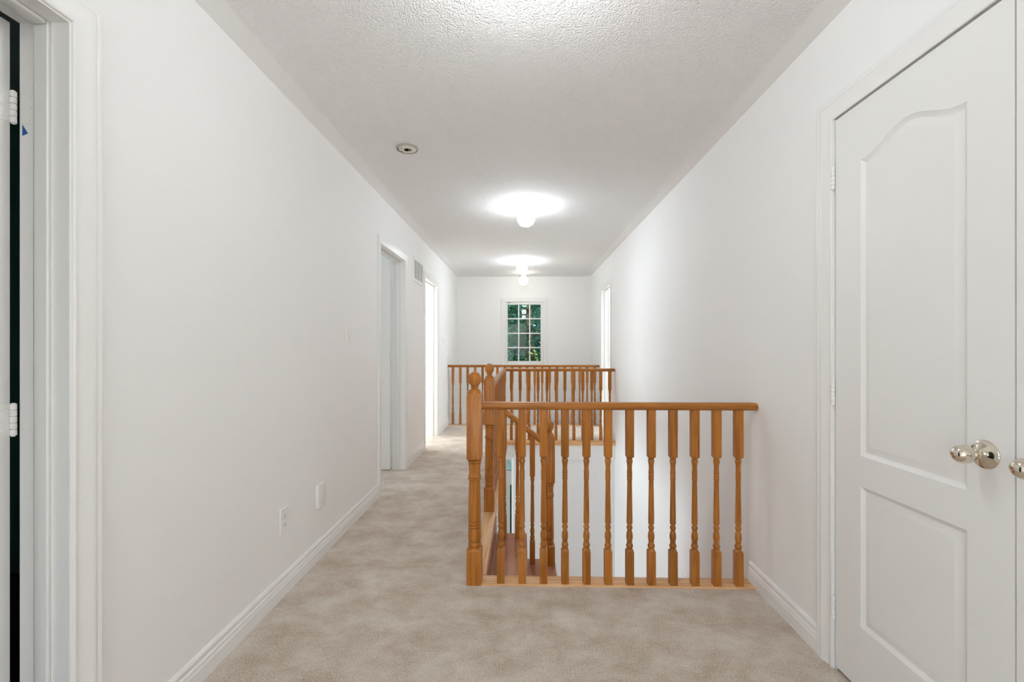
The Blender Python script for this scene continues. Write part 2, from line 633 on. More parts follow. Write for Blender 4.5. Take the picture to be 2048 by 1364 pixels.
baseboard('baseboard_left', XL, 1, D0[1] + 0.079, DA[0] - 0.069)
baseboard('baseboard_left', XL, 1, DA[1] + 0.069, DB[0] - 0.073)
baseboard('baseboard_left', XL, 1, DB[1] + 0.073, BR_Y)
baseboard('baseboard_right', XR, -1, CL[1] + 0.083, 2.368)
baseboard('baseboard_right', XR, -1, WELL_Y1 + 0.03, DC[0] - 0.072)
baseboard('baseboard_right', XR, -1, DC[1] + 0.072, BR_Y)
baseboard('baseboard_landing', XR, -1, 2.40, 3.47, -0.57)


# ------------------------------------------------------------------ doors
def panel_door(name, w, z0, z1, thick, parent, mat, loc, rotz, s0=0.126, s1=0.116):
    """moulded two-panel door, hinge edge at local x = 0, front face at local y = 0 looking to -y"""
    n = 26

    def outline(kind, d_):
        """panel outline moved inwards by D_"""
        x0_, x1_ = s0 + d_, w - s1 - d_
        if kind == 'low':
            return [(x0_, 0.237 + d_), (x1_, 0.237 + d_), (x1_, 0.724 - d_), (x0_, 0.724 - d_)]
        pts_ = [(x0_, 0.829 + d_), (x1_, 0.829 + d_)]
        for k in range(n + 1):
            t = k / n
            pts_.append((x1_ + (x0_ - x1_) * t, 1.852 - d_ + 0.055 * (0.5 - 0.5 * math.cos(2 * math.pi * t)) ** 1.15))
        return pts_

    lo, up = outline('low', 0), outline('up', 0)
    loops = [(0.0, 0.0), (0.004, 0.0035), (0.014, 0.0085), (0.018, 0.0085), (0.036, 0.0015), (0.039, 0.0015)]
    outer = [(0, z0), (w, z0), (w, z1), (0, z1)]
    mb = MB()
    for face_y, sgn in ((0.0, 1), (thick, -1)):
        polys = [outer, lo[::-1], up[::-1]]
        flat = [p for pl in polys for p in pl]
        tris = tessellate_polygon([[Vector((p[0], p[1], 0)) for p in pl] for pl in polys])
        mb.add([(p[0], face_y, p[1]) for p in flat], [tuple(t) for t in tris])
        for kind, pl in (('low', lo), ('up', up)):
            rs = [[(p[0], face_y + sgn * dep, p[1]) for p in outline(kind, d)] for d, dep in loops]
            nn = len(pl)
            fs_ = []
            for k in range(len(rs) - 1):
                for i in range(nn):
                    j = (i + 1) % nn
                    fs_.append((k * nn + i, k * nn + j, (k + 1) * nn + j, (k + 1) * nn + i))
            fs_.append(tuple((len(rs) - 1) * nn + i for i in range(nn)))
            mb.add([p for r in rs for p in r], fs_)
    for a, b_ in zip(outer, outer[1:] + outer[:1]):
        mb.add([(a[0], 0, a[1]), (b_[0], 0, b_[1]), (b_[0], thick, b_[1]), (a[0], thick, a[1])], [(0, 1, 2, 3)])
    return mb.build(name, mat, parent, loc, rotz, smooth=24)


def hinge_mesh():
    mb = MB()
    for k in range(5):
        a = k * 0.0165
        mb.lathe([(a, 0.0062), (a + 0.001, 0.0072), (a + 0.0145, 0.0072), (a + 0.0155, 0.0062)], (0, 0, -0.041), n=12)
    mb.lathe([(0, 0.004), (0.086, 0.004)], (0, 0, -0.0435), n=8)
    return mb


HINGE = hinge_mesh().build('hinge', M['trim'], smooth=40)
HINGE_ME = HINGE.data
bpy.data.objects.remove(HINGE)


def hinge(parent, x, y, z):
    return link('hinge', HINGE_ME, parent, (x, y, z))


def hinge_leaf(parent, x, y, z, along):
    """painted leaf plate with three screws let into the door edge or jamb; ALONG is the axis it spreads along"""
    mb = MB()
    if along == 'y':      # plate faces +x
        mb.box(x, x + 0.0015, y - 0.032, y, z - 0.041, z + 0.041)
        for dz in (-0.028, 0.0, 0.028):
            mb.lathe([(0.0, 0.004), (0.0022, 0.003)], (x + 0.001, y - 0.019, z + dz), 'x', 10)
    else:                 # plate faces -y
        mb.box(x, x + 0.032, y - 0.0015, y, z - 0.041, z + 0.041)
        for dz in (-0.028, 0.0, 0.028):
            mb.lathe([(-0.0022, 0.003), (0.0, 0.004)], (x + 0.019, y - 0.001, z + dz), 'y', 10)
    return mb.build('hinge_leaf', M['trim'], parent)


def knob(parent, x, y, z, side):
    """egg knob on a round rose, axis along x towards SIDE"""
    rose = [(0.0, 0.0), (0.0, 0.0365), (0.002, 0.0365), (0.0035, 0.0352), (0.005, 0.0300), (0.008, 0.0240), (0.011, 0.018), (0.013, 0.0135), (0.0145, 0.0125)]
    neck = [(0.0145, 0.0125), (0.016, 0.0135), (0.0185, 0.0135), (0.020, 0.0105), (0.025, 0.0095), (0.029, 0.0105)]
    egg = []
    for k in range(15):
        a = math.pi * k / 14
        h = 0.054 - 0.025 * math.cos(a)
        r = 0.0235 * math.sin(a) ** 0.8 if 0 < k < 14 else 0.0
        egg.append((h, max(r, 0.0005)))
    r_ = MB().lathe([(side * h, max(r, 0.0005)) for h, r in rose], (x, y, z), 'x', 40).build('knob_rose', M['nickel'], parent, smooth=30)
    MB().lathe([(side * h, r) for h, r in neck], (x, y, z), 'x', 28).build('knob_neck', M['nickel'], parent, smooth=30)
    MB().lathe([(side * h, r) for h, r in egg], (x, y, z), 'x', 36).build('knob', M['nickel'], parent, smooth=60)
    return r_


# near-left doorway into the dark room, door swung in
d = tag(empty('door_1', (XL, D0[1], 0)), 'open white door beside the near left doorway into a dark room', 'door', kind='structure')
d.location = (0, 0, 0)
casing(d, XL, 1, D0[0] - 0.005, D0[1] + 0.005, D0[2] + 0.005, 0.076)
jambs(d, XO - 0.007, XL, *D0, stop=(-1.252, -1.216))
s = panel_door('door_slab', 0.745, 0.012, D0[2] - 0.004, 0.035, d, M['door'], (-1.315, 1.096, 0), R(180))
# rotated half a turn the front looks to +y; shift so that the slab fills y 1.096 to 1.131
s.location.y = 1.131
for hz in (1.82, 1.02, 0.22):
    hinge(d, -1.307, 1.132, hz)
    hinge_leaf(d, -1.315, 1.130, hz, 'y')
    hinge_leaf(d, -1.290, 1.1405, hz, 'x')

# second doorway on the left, door swung in
d = tag(empty('door_2'), 'open white door seen edge on in the doorway just before the wall vent', 'door', kind='structure')
casing(d, XL, 1, DA[0] - 0.005, DA[1] + 0.005, DA[2] + 0.005, 0.064)
jambs(d, XO, XL, *DA, stop=(-1.252, -1.216))
s = panel_door('door_slab', 0.74, 0.012, DA[2] - 0.005, 0.035, d, M['door'], (-1.302, 4.428, 0), R(180))
for hz in (1.84, 1.02, 0.22):
    hinge(d, -1.296, 4.431, hz)
    hinge_leaf(d, -1.290, 4.4355, hz, 'x')

# third doorway on the left, past the vent; its door is folded back out of sight against the near side
d = tag(empty('door_3'), 'white framed open doorway past the wall vent with bright room inside', 'doorway', kind='structure')
casing(d, XL, 1, DB[0] - 0.005, DB[1] + 0.005, DB[2] + 0.005, 0.068)
jambs(d, XO, XL, *DB, stop=(-1.252, -1.216))
MB().box(-1.284, -1.256, DB[1] - 0.0015, DB[1] + 0.001, 0.885, 0.945).build('strike_plate', M['brass'], d)

# doorway on the right beside the bridge, its door swung in and hinged on the far jamb
d = tag(empty('door_4'), 'white framed doorway in the right wall beyond the stairwell', 'doorway', kind='structure')
casing(d, XR, -1, DC[0] - 0.005, DC[1] + 0.005, DC[2] + 0.005, 0.067)
jambs(d, XR, XP, *DC, stop=(1.211, 1.247))
s = panel_door('door_slab', 0.71, 0.012, DC[2] - 0.005, 0.035, d, M['door'], (1.297, DC[1] - 0.04, 0), 0)
for hz in (1.84, 1.02, 0.22):
    hinge(d, 1.291, DC[1] - 0.004, hz)

# double closet on the near right
d = tag(empty('door_5'), 'white moulded closet door leaf with arched panel, hinged nearest the railing', 'door', kind='structure')
casing(d, XR, -1, CL[0] - 0.004, CL[1] + 0.004, CL[2] + 0.0, 0.081)
jambs(d, XR, XP, *CL)
panel_door('door_slab', 0.620, 0.016, 2.050, 0.035, d, M['door'], (XR - 0.001, 1.7295, 0), R(-90))
for hz in (1.835, 1.03, 0.232):
    hinge(d, XR - 0.0085, 1.733, hz)
knob(d, XR - 0.001, 1.178, 0.935, -1)
d = tag(empty('door_6'), 'white closet door leaf at the photo edge, only its stile and knob tip showing', 'door', kind='structure')
s = panel_door('door_slab', 0.623, 0.016, 2.050, 0.035, d, M['door'], (XR - 0.001, 1.1055, 0), R(-90), s0=0.116, s1=0.126)
knob(d, XR - 0.001, 1.036, 0.935, -1)

# entry door unit on the lower floor, seen through the stairwell
d = tag(empty('door_7'), 'white entry door unit with teal transom and dark sidelight on the lower floor', 'door', kind='structure')
ex0, ex1 = ENT[0], ENT[1]
y0 = YF + 0.02
ent = MB()
ent.box(ex0, ex1, y0, y0 + 0.08, -0.785, -0.72)                 # head
ent.box(ex0, -0.90, y0, y0 + 0.08, LOW, -0.785)
ent.box(-0.200, ex1, y0, y0 + 0.08, -1.2, -0.785)
ent.box(-0.90, -0.200, y0, y0 + 0.08, -1.205, -0.985)           # transom bar
ent.box(-0.188, ex1, y0, y0 + 0.08, LOW, -1.2)
ent.box(-0.30, -0.243, y0, y0 + 0.08, LOW, -1.205)              # mullion between door and sidelight
ent.box(-0.243, -0.188, y0, y0 + 0.08, -1.230, -1.205)
ent.box(-0.243, -0.188, y0, y0 + 0.08, LOW, -2.72)
ent.build('entry_frame', M['trim'], d)
MB().box(-0.90, -0.200, y0 + 0.03, y0 + 0.04, -0.985, -0.785).build('transom_pane', M['teal_glass'], d)
MB().box(-0.243, -0.188, y0 + 0.03, y0 + 0.04, -2.72, -1.230).build('sidelight_pane', M['dark_glass'], d)
MB().box(-0.90, -0.30, y0 + 0.01, y0 + 0.055, LOW + 0.01, -1.21).build('entry_slab', M['door'], d, bevel=0.004)

# ------------------------------------------------------------------ window in the far wall
w = tag(empty('window_1'), 'tall white window with a three by four grid of panes in the far wall', 'window', kind='structure')
wx0, wx1, wz0, wz1 = WIN
casing(w, YF, -1, wx0, wx1, wz1, 0.062, axis='y', zb=wz0, closed=True)
fr = MB()
fy0, fy1 = YF + 0.015, YF + 0.095
gx0, gx1, gz0, gz1 = -0.283, 0.299, 0.950, 1.946
fr.box(wx0, gx0 + 0.0, fy0, fy1, wz0, wz1).box(gx1, wx1, fy0, fy1, wz0, wz1)
fr.box(gx0, gx1, fy0, fy1, gz1, wz1).box(gx0, gx1, fy0, fy1, wz0, gz0)
fr.build('window_frame', M['trim'], w, bevel=0.004)
lin = MB().box(wx0 - 0.001, wx0 + 0.008, YF, fy0, wz0, wz1).box(wx1 - 0.008, wx1 + 0.001, YF, fy0, wz0, wz1)
lin.box(wx0, wx1, YF, fy0, wz1 - 0.008, wz1 + 0.001).box(wx0, wx1, YF, fy0, wz0 - 0.001, wz0 + 0.008)
lin.build('window_lining', M['trim'], w)
my = YF + 0.05
vx = [gx0 + (gx1 - gx0) * k / 3 for k in (1, 2)]
hz_ = [1.699, 1.440, 1.188]
for x in vx:
    MB().box(x - 0.010, x + 0.010, my - 0.008, my + 0.008, gz0, gz1).build('muntin', M['trim'], w)
for z in hz_:
    MB().box(gx0, gx1, my - 0.007, my + 0.007, z - 0.010, z + 0.010).build('muntin', M['trim'], w)
xs = [gx0, vx[0], vx[1], gx1]
zs = [gz0] + hz_[::-1] + [gz1]
for i in range(3):
    for k in range(4):
        MB().box(xs[i] + 0.004, xs[i + 1] - 0.004, my - 0.002, my + 0.002, zs[k] + 0.004, zs[k + 1] - 0.004).build('pane', M['glass'], w)

# ------------------------------------------------------------------ turned oak parts
NS = 24


def square_turn(rings):
    """rings: (z, half width, squareness 0..1)"""
    out = []
    for z, r, sq in rings:
        ring = []
        for k in range(NS):
            a = 2 * math.pi * k / NS
            c, s_ = math.cos(a), math.sin(a)
            q = min(1.0 / max(abs(c), abs(s_)), 1.365)
            g = 1 + (q - 1) * sq
            ring.append((r * g * c, r * g * s_, z))
        out.append(ring)
    return MB().rings(out)


def baluster_rings(top, base=0.0):
    px = 0.000772
    P = [(1275, .0193, 1), (1062, .0193, 1), (1054, .0182, .75), (1049, .0160, .2), (1046, .0148, 0), (1041, .0125, 0), (1036, .0158, 0), (1028, .0175, 0), (1018, .0168, 0),
         (1010, .0125, 0), (1006, .0108, 0), (1003, .0142, 0), (999, .0142, 0), (996, .0112, 0), (985, .0148, 0), (970, .0163, 0), (950, .0155, 0), (935, .0128, 0),
         (925, .0102, 0), (920, .0120, 0), (912, .0145, 0), (904, .0148, 0), (896, .0125, 0), (889, .0098, 0), (884, .0104, 0), (881, .0146, 0), (860, .0146, 0), (760, .0136, 0), (660, .0123, 0),
         (597, .0116, 0), (594, .0132, 0), (588, .0138, 0), (582, .0120, 0), (578, .0120, 0), (573, .0138, 0), (567, .0132, 0), (563, .0118, 0), (550, .0136, 0), (525, .0116, 0),
         (500, .0122, 0), (486, .0134, 0), (484, .0148, 0), (476, .0154, 0), (466, .0154, 0), (460, .0142, 0), (456, .0108, 0), (452, .0150, 0), (449, .0165, .3),
         (444, .0185, .8), (440, .0193, 1)]
    out = [((1275 - y) * px + base, r, s_) for y, r, s_ in P]
    out[0] = (0.0, .0193, 1)
    out.append((top, .0193, 1))
    return out


def newel_rings(base_len, turn=0.463, top_len=0.327):
    """square foot, turned shaft, square head, then a ball cap"""
    k = 0.000922
    T = [(1105, .0388, 1), (1099, .0350, .6), (1096, .0315, 0), (1092, .0275, 0), (1086, .0320, 0), (1076, .0338, 0), (1068, .0318, 0), (1064, .0282, 0), (1058, .0318, 0),
         (1045, .0338, 0), (1025, .0346, 0), (1000, .0336, 0), (986, .0318, 0), (983, .0284, 0), (979, .0330, 0), (970, .0330, 0), (967, .0286, 0), (963, .0330, 0), (952, .0328, 0),
         (948, .0288, 0), (944, .0325, 0), (880, .0322, 0), (800, .0312, 0), (716, .0288, 0), (712, .0330, 0), (704, .0338, 0), (700, .0296, 0), (696, .0336, 0), (690, .0322, 0),
         (686, .0296, 0), (665, .0290, 0), (640, .0300, 0), (622, .0318, 0), (618, .0278, 0), (614, .0342, 0), (605, .0346, 0), (601, .0300, 0), (598, .0345, .4),
         (592, .0390, 1)]
    z_of = lambda y: base_len + (1105 - y) * turn / (1105 - 592)
    out = [(0.0, .0390, 1), (base_len - .004, .0390, 1)]
    out += [(z_of(y), r, s_) for y, r, s_ in T]
    zt = base_len + turn + top_len
    out += [(zt - .006, .0390, 1), (zt, .0365, .8), (zt + .003, .0340, .2), (zt + .010, .0330, 0), (zt + .017, .0305, 0), (zt + .023, .0255, 0), (zt + .026, .0195, 0),
            (zt + .029, .0180, 0), (zt + .032, .0205, 0), (zt + .035, .0185, 0)]
    zc, rr, rz = zt + .0765, .0338, .0395
    for j in range(1, 13):
        a = math.pi * (j / 12 * 0.85 + 0.15)
        out.append((zc - rz * math.cos(a), max(rr * math.sin(a), .0008), 0))
    return out


RAIL_PROF = []
for k in range(24):
    a = 2 * math.pi * k / 24
    c, s_ = math.cos(a), math.sin(a)
    RAIL_PROF.append((0.0295 * math.copysign(abs(c) ** 0.62, c), 0.0195 * math.copysign(abs(s_) ** 0.72, s_)))


def rail(name, p0, p1, mat, parent, round_ends=(False, False)):
    p0, p1 = Vector(p0), Vector(p1)
    dvec = (p1 - p0).normalized()
    side = dvec.cross(Vector((0, 0, 1))).normalized()
    up = side.cross(dvec).normalized()
    L = (p1 - p0).length
    st = []
    if round_ends[0]:
        st += [(0.0, .72), (0.003, .86), (0.008, .95), (0.015, 1.0)]
    else:
        st += [(0.0, 1.0)]
    if round_ends[1]:
        st += [(L - 0.015, 1.0), (L - 0.008, .95), (L - 0.003, .86), (L, .72)]
    else:
        st += [(L, 1.0)]
    rs = [[tuple(p0 + dvec * t + side * a * f + up * b_ * f) for a, b_ in RAIL_PROF] for t, f in st]
    mid = (p0 + p1) / 2
    rs = [[(x - mid.x, y - mid.y, z - mid.z) for x, y, z in r] for r in rs]
    return MB().rings(rs).build(name, mat, parent, tuple(mid), smooth=40)


RAIL_Z = 0.9055
bal_me = square_turn(baluster_rings(RAIL_Z - 0.012 - 0.008)).build('baluster', M['oak_z'], smooth=38)
BAL = bal_me.data
bpy.data.objects.remove(bal_me)
new_me = square_turn(newel_rings(0.173)).build('newel_post', M['oak_z'], smooth=38)
NEWEL = new_me.data
bpy.data.objects.remove(new_me)


def board(name, x0, x1, y0, y1, z0, z1, mat, parent, bev=0.004):
    cx, cy, cz = (x0 + x1) / 2, (y0 + y1) / 2, (z0 + z1) / 2
    return MB().box(x0 - cx, x1 - cx, y0 - cy, y1 - cy, z0 - cz, z1 - cz).build(name, mat, parent, (cx, cy, cz), bevel=bev)


BZ = 0.008     # top of the base boards
GR = 'oak railings round the stairwell'

# front railing across the hall
r = tag(empty('stair_railing'), 'near golden oak railing across the hall with twelve turned balusters and ball newel', 'railing', GR)
NX, NY = -0.2515, 2.328
rail('handrail', (NX + 0.0375, 2.318, RAIL_Z), (XR + 0.004, 2.318, RAIL_Z), M['oak_x'], r, (False, True))
board('base_board', -0.290, XR - 0.0, 2.290, 2.378, -0.012, BZ, M['sill_x'], r)
board('nosing', -0.215, XR, 2.368, 2.388, -0.05, BZ - 0.001, M['sill_x'], r, 0.006)
link('newel_post', NEWEL, r, (NX, NY, 0.0))
for k in range(12):
    link('baluster', BAL, r, (-0.117 + 0.1087 * k, 2.318, BZ))

# side railing along the well and the cross railing in front of the bridge
r = tag(empty('stair_railing'), 'oak railing from the second ball newel, along the well and across before the bridge', 'railing', GR)
N2Y = 3.331
link('newel_post', NEWEL, r, (NX, N2Y, BZ - 0.004))
CY = 5.856
rail('handrail', (NX, N2Y + 0.0375, RAIL_Z), (NX, CY + 0.029, RAIL_Z), M['oak_y'], r)
rail('handrail', (NX - 0.029, CY, RAIL_Z + 0.001), (XR + 0.004, CY, RAIL_Z + 0.001), M['oak_x'], r, (False, True))
board('base_board', -0.292, -0.213, 2.379, 5.82, -0.012, BZ, M['sill_y'], r)
board('nosing', -0.222, -0.203, 2.395, 5.80, -0.05, BZ - 0.001, M['sill_y'], r, 0.006)
board('base_board', -0.292, XR, 5.82, 5.895, -0.012, BZ, M['sill_x'], r)
board('nosing', -0.213, XR, 5.795, 5.822, -0.052, BZ - 0.001, M['sill_x'], r, 0.009)
nb = 22
for k in range(nb):
    link('baluster', BAL, r, (NX, N2Y + 0.115 + (CY - N2Y - 0.115) * k / nb, BZ))
for k in range(12):
    link('baluster', BAL, r, (-0.16 + 0.1146 * k, CY, BZ))
link('baluster', BAL, r, (NX, CY, BZ))

S = 0.19                                 # stair rise
# stair railing going down with the lower newel
LNX = 0.187
me = square_turn(newel_rings(0.139, 0.463, 0.330)).build('newel_post', M['oak_z'], r, (LNX, N2Y - 0.004, -2 * S), smooth=38)
HS = -0.81
zr0, xr0 = 0.795, NX + 0.0375
xr1 = LNX - 0.0375
rail('handrail', (xr0, N2Y, zr0), (xr1, N2Y, zr0 + HS * (xr1 - xr0)), M['oak_x'], r)
for x, zb in ((-0.143, -S), (-0.045, -S), (0.063, -2 * S)):
    top = zr0 + HS * (x - xr0) - 0.014
    rg = baluster_rings(top - zb, 0.0)
    rg[0] = (0.0, .0193, 1)
    # raked rail: keep the turned portion, longer or shorter square head
    square_turn(rg).build('baluster', M['oak_z'], r, (x, N2Y - 0.002, zb), smooth=38)

# far railing of the bridge over the entry
r = tag(empty('stair_railing'), 'farthest oak railing, wall to wall below the window on the bridge', 'railing', GR)
FY = 6.997
rail('handrail', (XL - 0.004, FY, RAIL_Z), (XR + 0.004, FY, RAIL_Z), M['oak_x'], r, (True, True))
board('base_board', XL, XR, FY - 0.04, FY + 0.04, -0.012, BZ, M['sill_x'], r)
board('nosing', XL, XR, BR_Y, BR_Y + 0.02, -0.05, BZ - 0.001, M['sill_x'], r, 0.006)
for k in range(20):
    link('baluster', BAL, r, (-1.093 + 0.1147 * k, FY, BZ))

# ------------------------------------------------------------------ staircase
st = tag(empty('staircase'), 'red oak stairs descending right from the hall between two newels', 'stairs')
TY0, TY1 = 2.392, 3.372
def tread(x0, x1, z, y0=TY0, y1=TY1 + 0.04):
    cx, cy = (x0 + x1) / 2, (y0 + y1) / 2
    o = MB().box(x0 - cx, x1 - cx, y0 - cy, y1 - cy, -0.030, 0).build('tread', M['tread'], st, (cx, cy, z), bevel=0.008)
    return o


board('riser', -0.217, -0.200, TY0, TY1, -S, -0.05, M['riser'], st, 0.001)
tread(-0.200, 0.024, -S)
board('riser', -0.004, 0.010, TY0, TY1, -2 * S, -S - 0.03, M['riser'], st, 0.001)
tread(-0.002, 0.232, -2 * S)
board('riser', 0.202, 0.216, TY0, TY1, -3 * S, -2 * S - 0.03, M['riser'], st, 0.001)
o = MB().box(-0.475, 0.475, -0.50, 0.50, -0.03, 0).build('landing', M['tread'], st, (0.687, 2.892, -3 * S), bevel=0.006)
nstep = 13
rise = (-3 * S - LOW) / nstep
run = 0.198
for k in range(1, nstep):
    z = -3 * S - rise * k
    ya = 3.40 + run * (k - 1)
    cy = ya + run / 2
    MB().box(-0.475, 0.475, -run / 2 - 0.01, run / 2 + 0.012, -0.03, 0).build('tread', M['tread'], st, (0.688, cy, z), bevel=0.006)
    board('riser', 0.215, XR - 0.003, ya - 0.012, ya, z, z + rise - 0.028, M['riser'], st, 0.001)
# stepped white carriage that carries the treads down to the lower floor
car = MB().poly_prism([(-0.203, LOW), (-0.203, -S - 0.029), (-0.002, -S - 0.029), (-0.002, -2 * S - 0.029), (0.204, -2 * S - 0.029), (0.204, LOW)], 2.40, TY1, 'xz')
car.build('stringer', M['trim'], st)
pts = [(2.40, LOW), (2.40, -3 * S - 0.029), (3.39, -3 * S - 0.029)]
for k in range(1, nstep):
    z = -3 * S - rise * k - 0.029
    pts += [(3.39 + run * (k - 1), z), (3.39 + run * k, z)]
pts.append((3.39 + run * (nstep - 1), LOW))
MB().poly_prism(pts, 0.216, XR - 0.002, 'yz').build('stringer', M['trim'], st)

# ------------------------------------------------------------------ ceiling lights
def globe_light(x, y, mat, label, drop=0.0):
    o = tag(empty('ceiling_light', (x, y, H)), label, 'ceiling light', 'globe ceiling lights along the hall')
    MB().lathe([(0.0, 0.062), (-0.006, 0.064), (-0.010, 0.058), (-0.014, 0.046), (-0.030, 0.044), (-0.040, 0.043), (-0.040, 0.03), (-0.040, 0.001)], (0, 0, 0), n=32).build('light_base', M['plastic'], o, smooth=35)
    if drop:
        MB().lathe([(-0.038, 0.038), (-0.040 - drop, 0.038)], (0, 0, 0), n=24).build('light_neck', M['plastic'], o, smooth=35)
    prof = []
    for k in range(17):
        a = math.pi * k / 16
        prof.append((-0.104 - drop - 0.079 * math.cos(a) * -1, max(0.079 * math.sin(a), 0.001)))
    MB().lathe(prof, (0, 0, 0), n=32).build('globe', mat, o, smooth=80)
    return o


globe_light(0.0, -1.30, M['globe_near'], 'added unseen globe ceiling light behind the camera, brightening the near hall')  # extra globe added to brighten the near walls, ceiling and carpet
globe_light(0.01, 1.33, M['globe_near'], 'lit white globe light on the ceiling nearest the closet, just above the photo')
globe_light(0.02, 3.985, M['globe_hall'], 'lit white globe ceiling light above the stairwell, largest in the photo')
globe_light(-0.025, 6.55, M['globe_hall'], 'lit white globe ceiling light over the bridge between the two oak railings')
globe_light(-0.005, 7.55, M['globe_foyer'], 'dimmer cream globe ceiling light closest to the window wall', 0.035)

# ------------------------------------------------------------------ old detector plate on the ceiling
o = tag(empty('ceiling_plate', (-0.723, 2.802, H)), 'round white mounting plate with a dark wire hole on the ceiling', 'detector base')
MB().lathe([(0.0, 0.069), (-0.004, 0.069), (-0.010, 0.066), (-0.012, 0.062), (-0.008, 0.058), (-0.004, 0.057), (-0.0035, 0.02), (0.0, 0.02)], (0, 0, 0), n=40).build('rim', M['rim_shade'], o, smooth=35)
MB().lathe([(-0.003, 0.057), (-0.010, 0.053), (-0.013, 0.050), (-0.0135, 0.021), (-0.003, 0.019)], (0.004, -0.004, 0), n=40).build('plate', M['plastic_warm'], o, smooth=35)
MB().lathe([(-0.0145, 0.017), (-0.0140, 0.0005)], (0.0, -0.002, 0), n=20).lathe([(-0.0146, 0.011), (-0.0138, 0.0005)], (0.018, -0.004, 0), n=16).build('wire_hole', M['hole'], o)
MB().lathe([(-0.0165, 0.0035), (-0.012, 0.0035)], (0.014, -0.006, 0), n=10).build('wire_end', M['plastic_warm'], o)
for sx, sy in ((-0.035, 0.012), (0.036, 0.016), (0.03, -0.03), (-0.028, -0.028)):
    MB().lathe([(-0.0152, 0.0035), (-0.013, 0.004)], (sx, sy, 0), n=10).build('screw', M['slot'] if sx < 0 else M['plastic_warm'], o)

# ------------------------------------------------------------------ plates and switches on the left wall
def wall_plate(name, y, z, label, cat, w=0.074, h=0.118, t=0.006):
    o = tag(empty(name, (XL, y, z)), label, cat)
    rs = []
    for d, f in ((0.0, 0.0), (t * 0.55, 0.0), (t, 0.004)):
        rs.append([(d, -w / 2 + f, -h / 2 + f), (d, w / 2 - f, -h / 2 + f), (d, w / 2 - f, h / 2 - f), (d, -w / 2 + f, h / 2 - f)])
    MB().rings(rs).build('cover_plate', M['plastic'], o)
    return o


o = wall_plate('wall_outlet', 2.190, 0.362, 'white duplex outlet low on the left wall nearest the camera', 'outlet', 0.078, 0.124)
for dz in (0.0205, -0.0205):
    f = MB()
    ring = []
    for k in range(20):
        a = 2 * math.pi * k / 20
        ring.append((0.0165 * math.cos(a), max(-0.0125, min(0.0125, 0.0168 * math.sin(a)))))
    f.poly_prism([(p, q + dz) for p, q in ring], 0.003, 0.0072, 'yz')
    rc = f.build('receptacle', M['plastic'], o)
    MB().box(0.0070, 0.0076, -0.0080, -0.0058, dz - 0.002, dz + 0.008).box(0.0070, 0.0076, 0.0056, 0.0076, dz - 0.001, dz + 0.007).lathe([(0.0070, 0.0030), (0.0076, 0.0030)], (0, 0, dz - 0.0075), 'x', 10).build('slot', M['slot'], rc)
MB().lathe([(0.0055, 0.003), (0.0072, 0.0022)], (0, 0, 0), 'x', 10).build('screw', M['plastic_warm'], o)

o = tag(empty('blank_plate', (XL, 2.575, 0.358)), 'plain white blank cover box on the left wall beyond the outlet', 'cover plate')
MB().box(0.0, 0.016, -0.047, 0.047, -0.066, 0.066).build('cover_box', M['plastic'], o, bevel=0.003)
for dz in (-0.045, 0.045):
    MB().lathe([(0.0155, 0.003), (0.0172, 0.0022)], (0, 0, dz), 'x', 10).build('screw', M['plastic'], o)


def switch(y, label):
    o = wall_plate('light_switch', y, 1.280, label, 'light switch', 0.074, 0.118, 0.007)
    tg = MB().add([(0.006, -0.005, -0.012), (0.006, 0.005, -0.012), (0.006, 0.005, 0.012), (0.006, -0.005, 0.012),
                   (0.018, -0.004, -0.011), (0.018, 0.004, -0.011), (0.013, 0.004, 0.000), (0.013, -0.004, 0.000)],
                  [(0, 1, 2, 3), (4, 5, 6, 7), (0, 1, 5, 4), (2, 3, 7, 6), (0, 3, 7, 4), (1, 2, 6, 5)])
    tg.build('toggle', M['plastic_warm'], o)
    for dz in (-0.042, 0.042):
        MB().lathe([(0.0065, 0.003), (0.0082, 0.0022)], (0, 0, dz), 'x', 10).build('screw', M['plastic_warm'], o)
    return o


switch(2.995, 'white toggle light switch on the left wall before the second doorway')
switch(6.495, 'white toggle light switch far along the left wall, past the third doorway')

# return air grille high on the left wall
o = tag(empty('wall_vent', (XL, 5.01, 2.035)), 'white return air grille high on the left wall between two doorways', 'air vent')
vw, vh, b_ = 0.47, 0.265, 0.032
f = MB()
f.box(0, 0.008, -vw / 2, vw / 2, vh / 2 - b_, vh / 2).box(0, 0.008, -vw / 2, vw / 2, -vh / 2, -vh / 2 + b_)
f.box(0, 0.008, -vw / 2, -vw / 2 + b_, -vh / 2 + b_, vh / 2 - b_).box(0, 0.008, vw / 2 - b_, vw / 2, -vh / 2 + b_, vh / 2 - b_)
f.build('vent_frame', M['vent'], o)
MB().box(0.0003, 0.0012, -vw / 2 + b_, vw / 2 - b_, -vh / 2 + b_, vh / 2 - b_).build('vent_back', M['vent_dark'], o)
for yy in (-0.068, 0.068):
    MB().box(0.001, 0.0085, yy - 0.006, yy + 0.006, -vh / 2 + b_, vh / 2 - b_).build('vent_divider', M['vent'], o)
slat = None
for k in range(14):
    z = -vh / 2 + b_ + 0.007 + k * (vh - 2 * b_ - 0.008) / 13
    if slat is None:
        mb = MB().poly_prism([(0.0012, 0.006), (0.0018, 0.0072), (0.0075, -0.001), (0.0069, -0.0022)], -vw / 2 + b_, vw / 2 - b_, 'xz')
        s0 = mb.build('slat', M['vent'], o, (0, 0, z))
        slat = s0.data
    else:
        link('slat', slat, o, (0, 0, z))

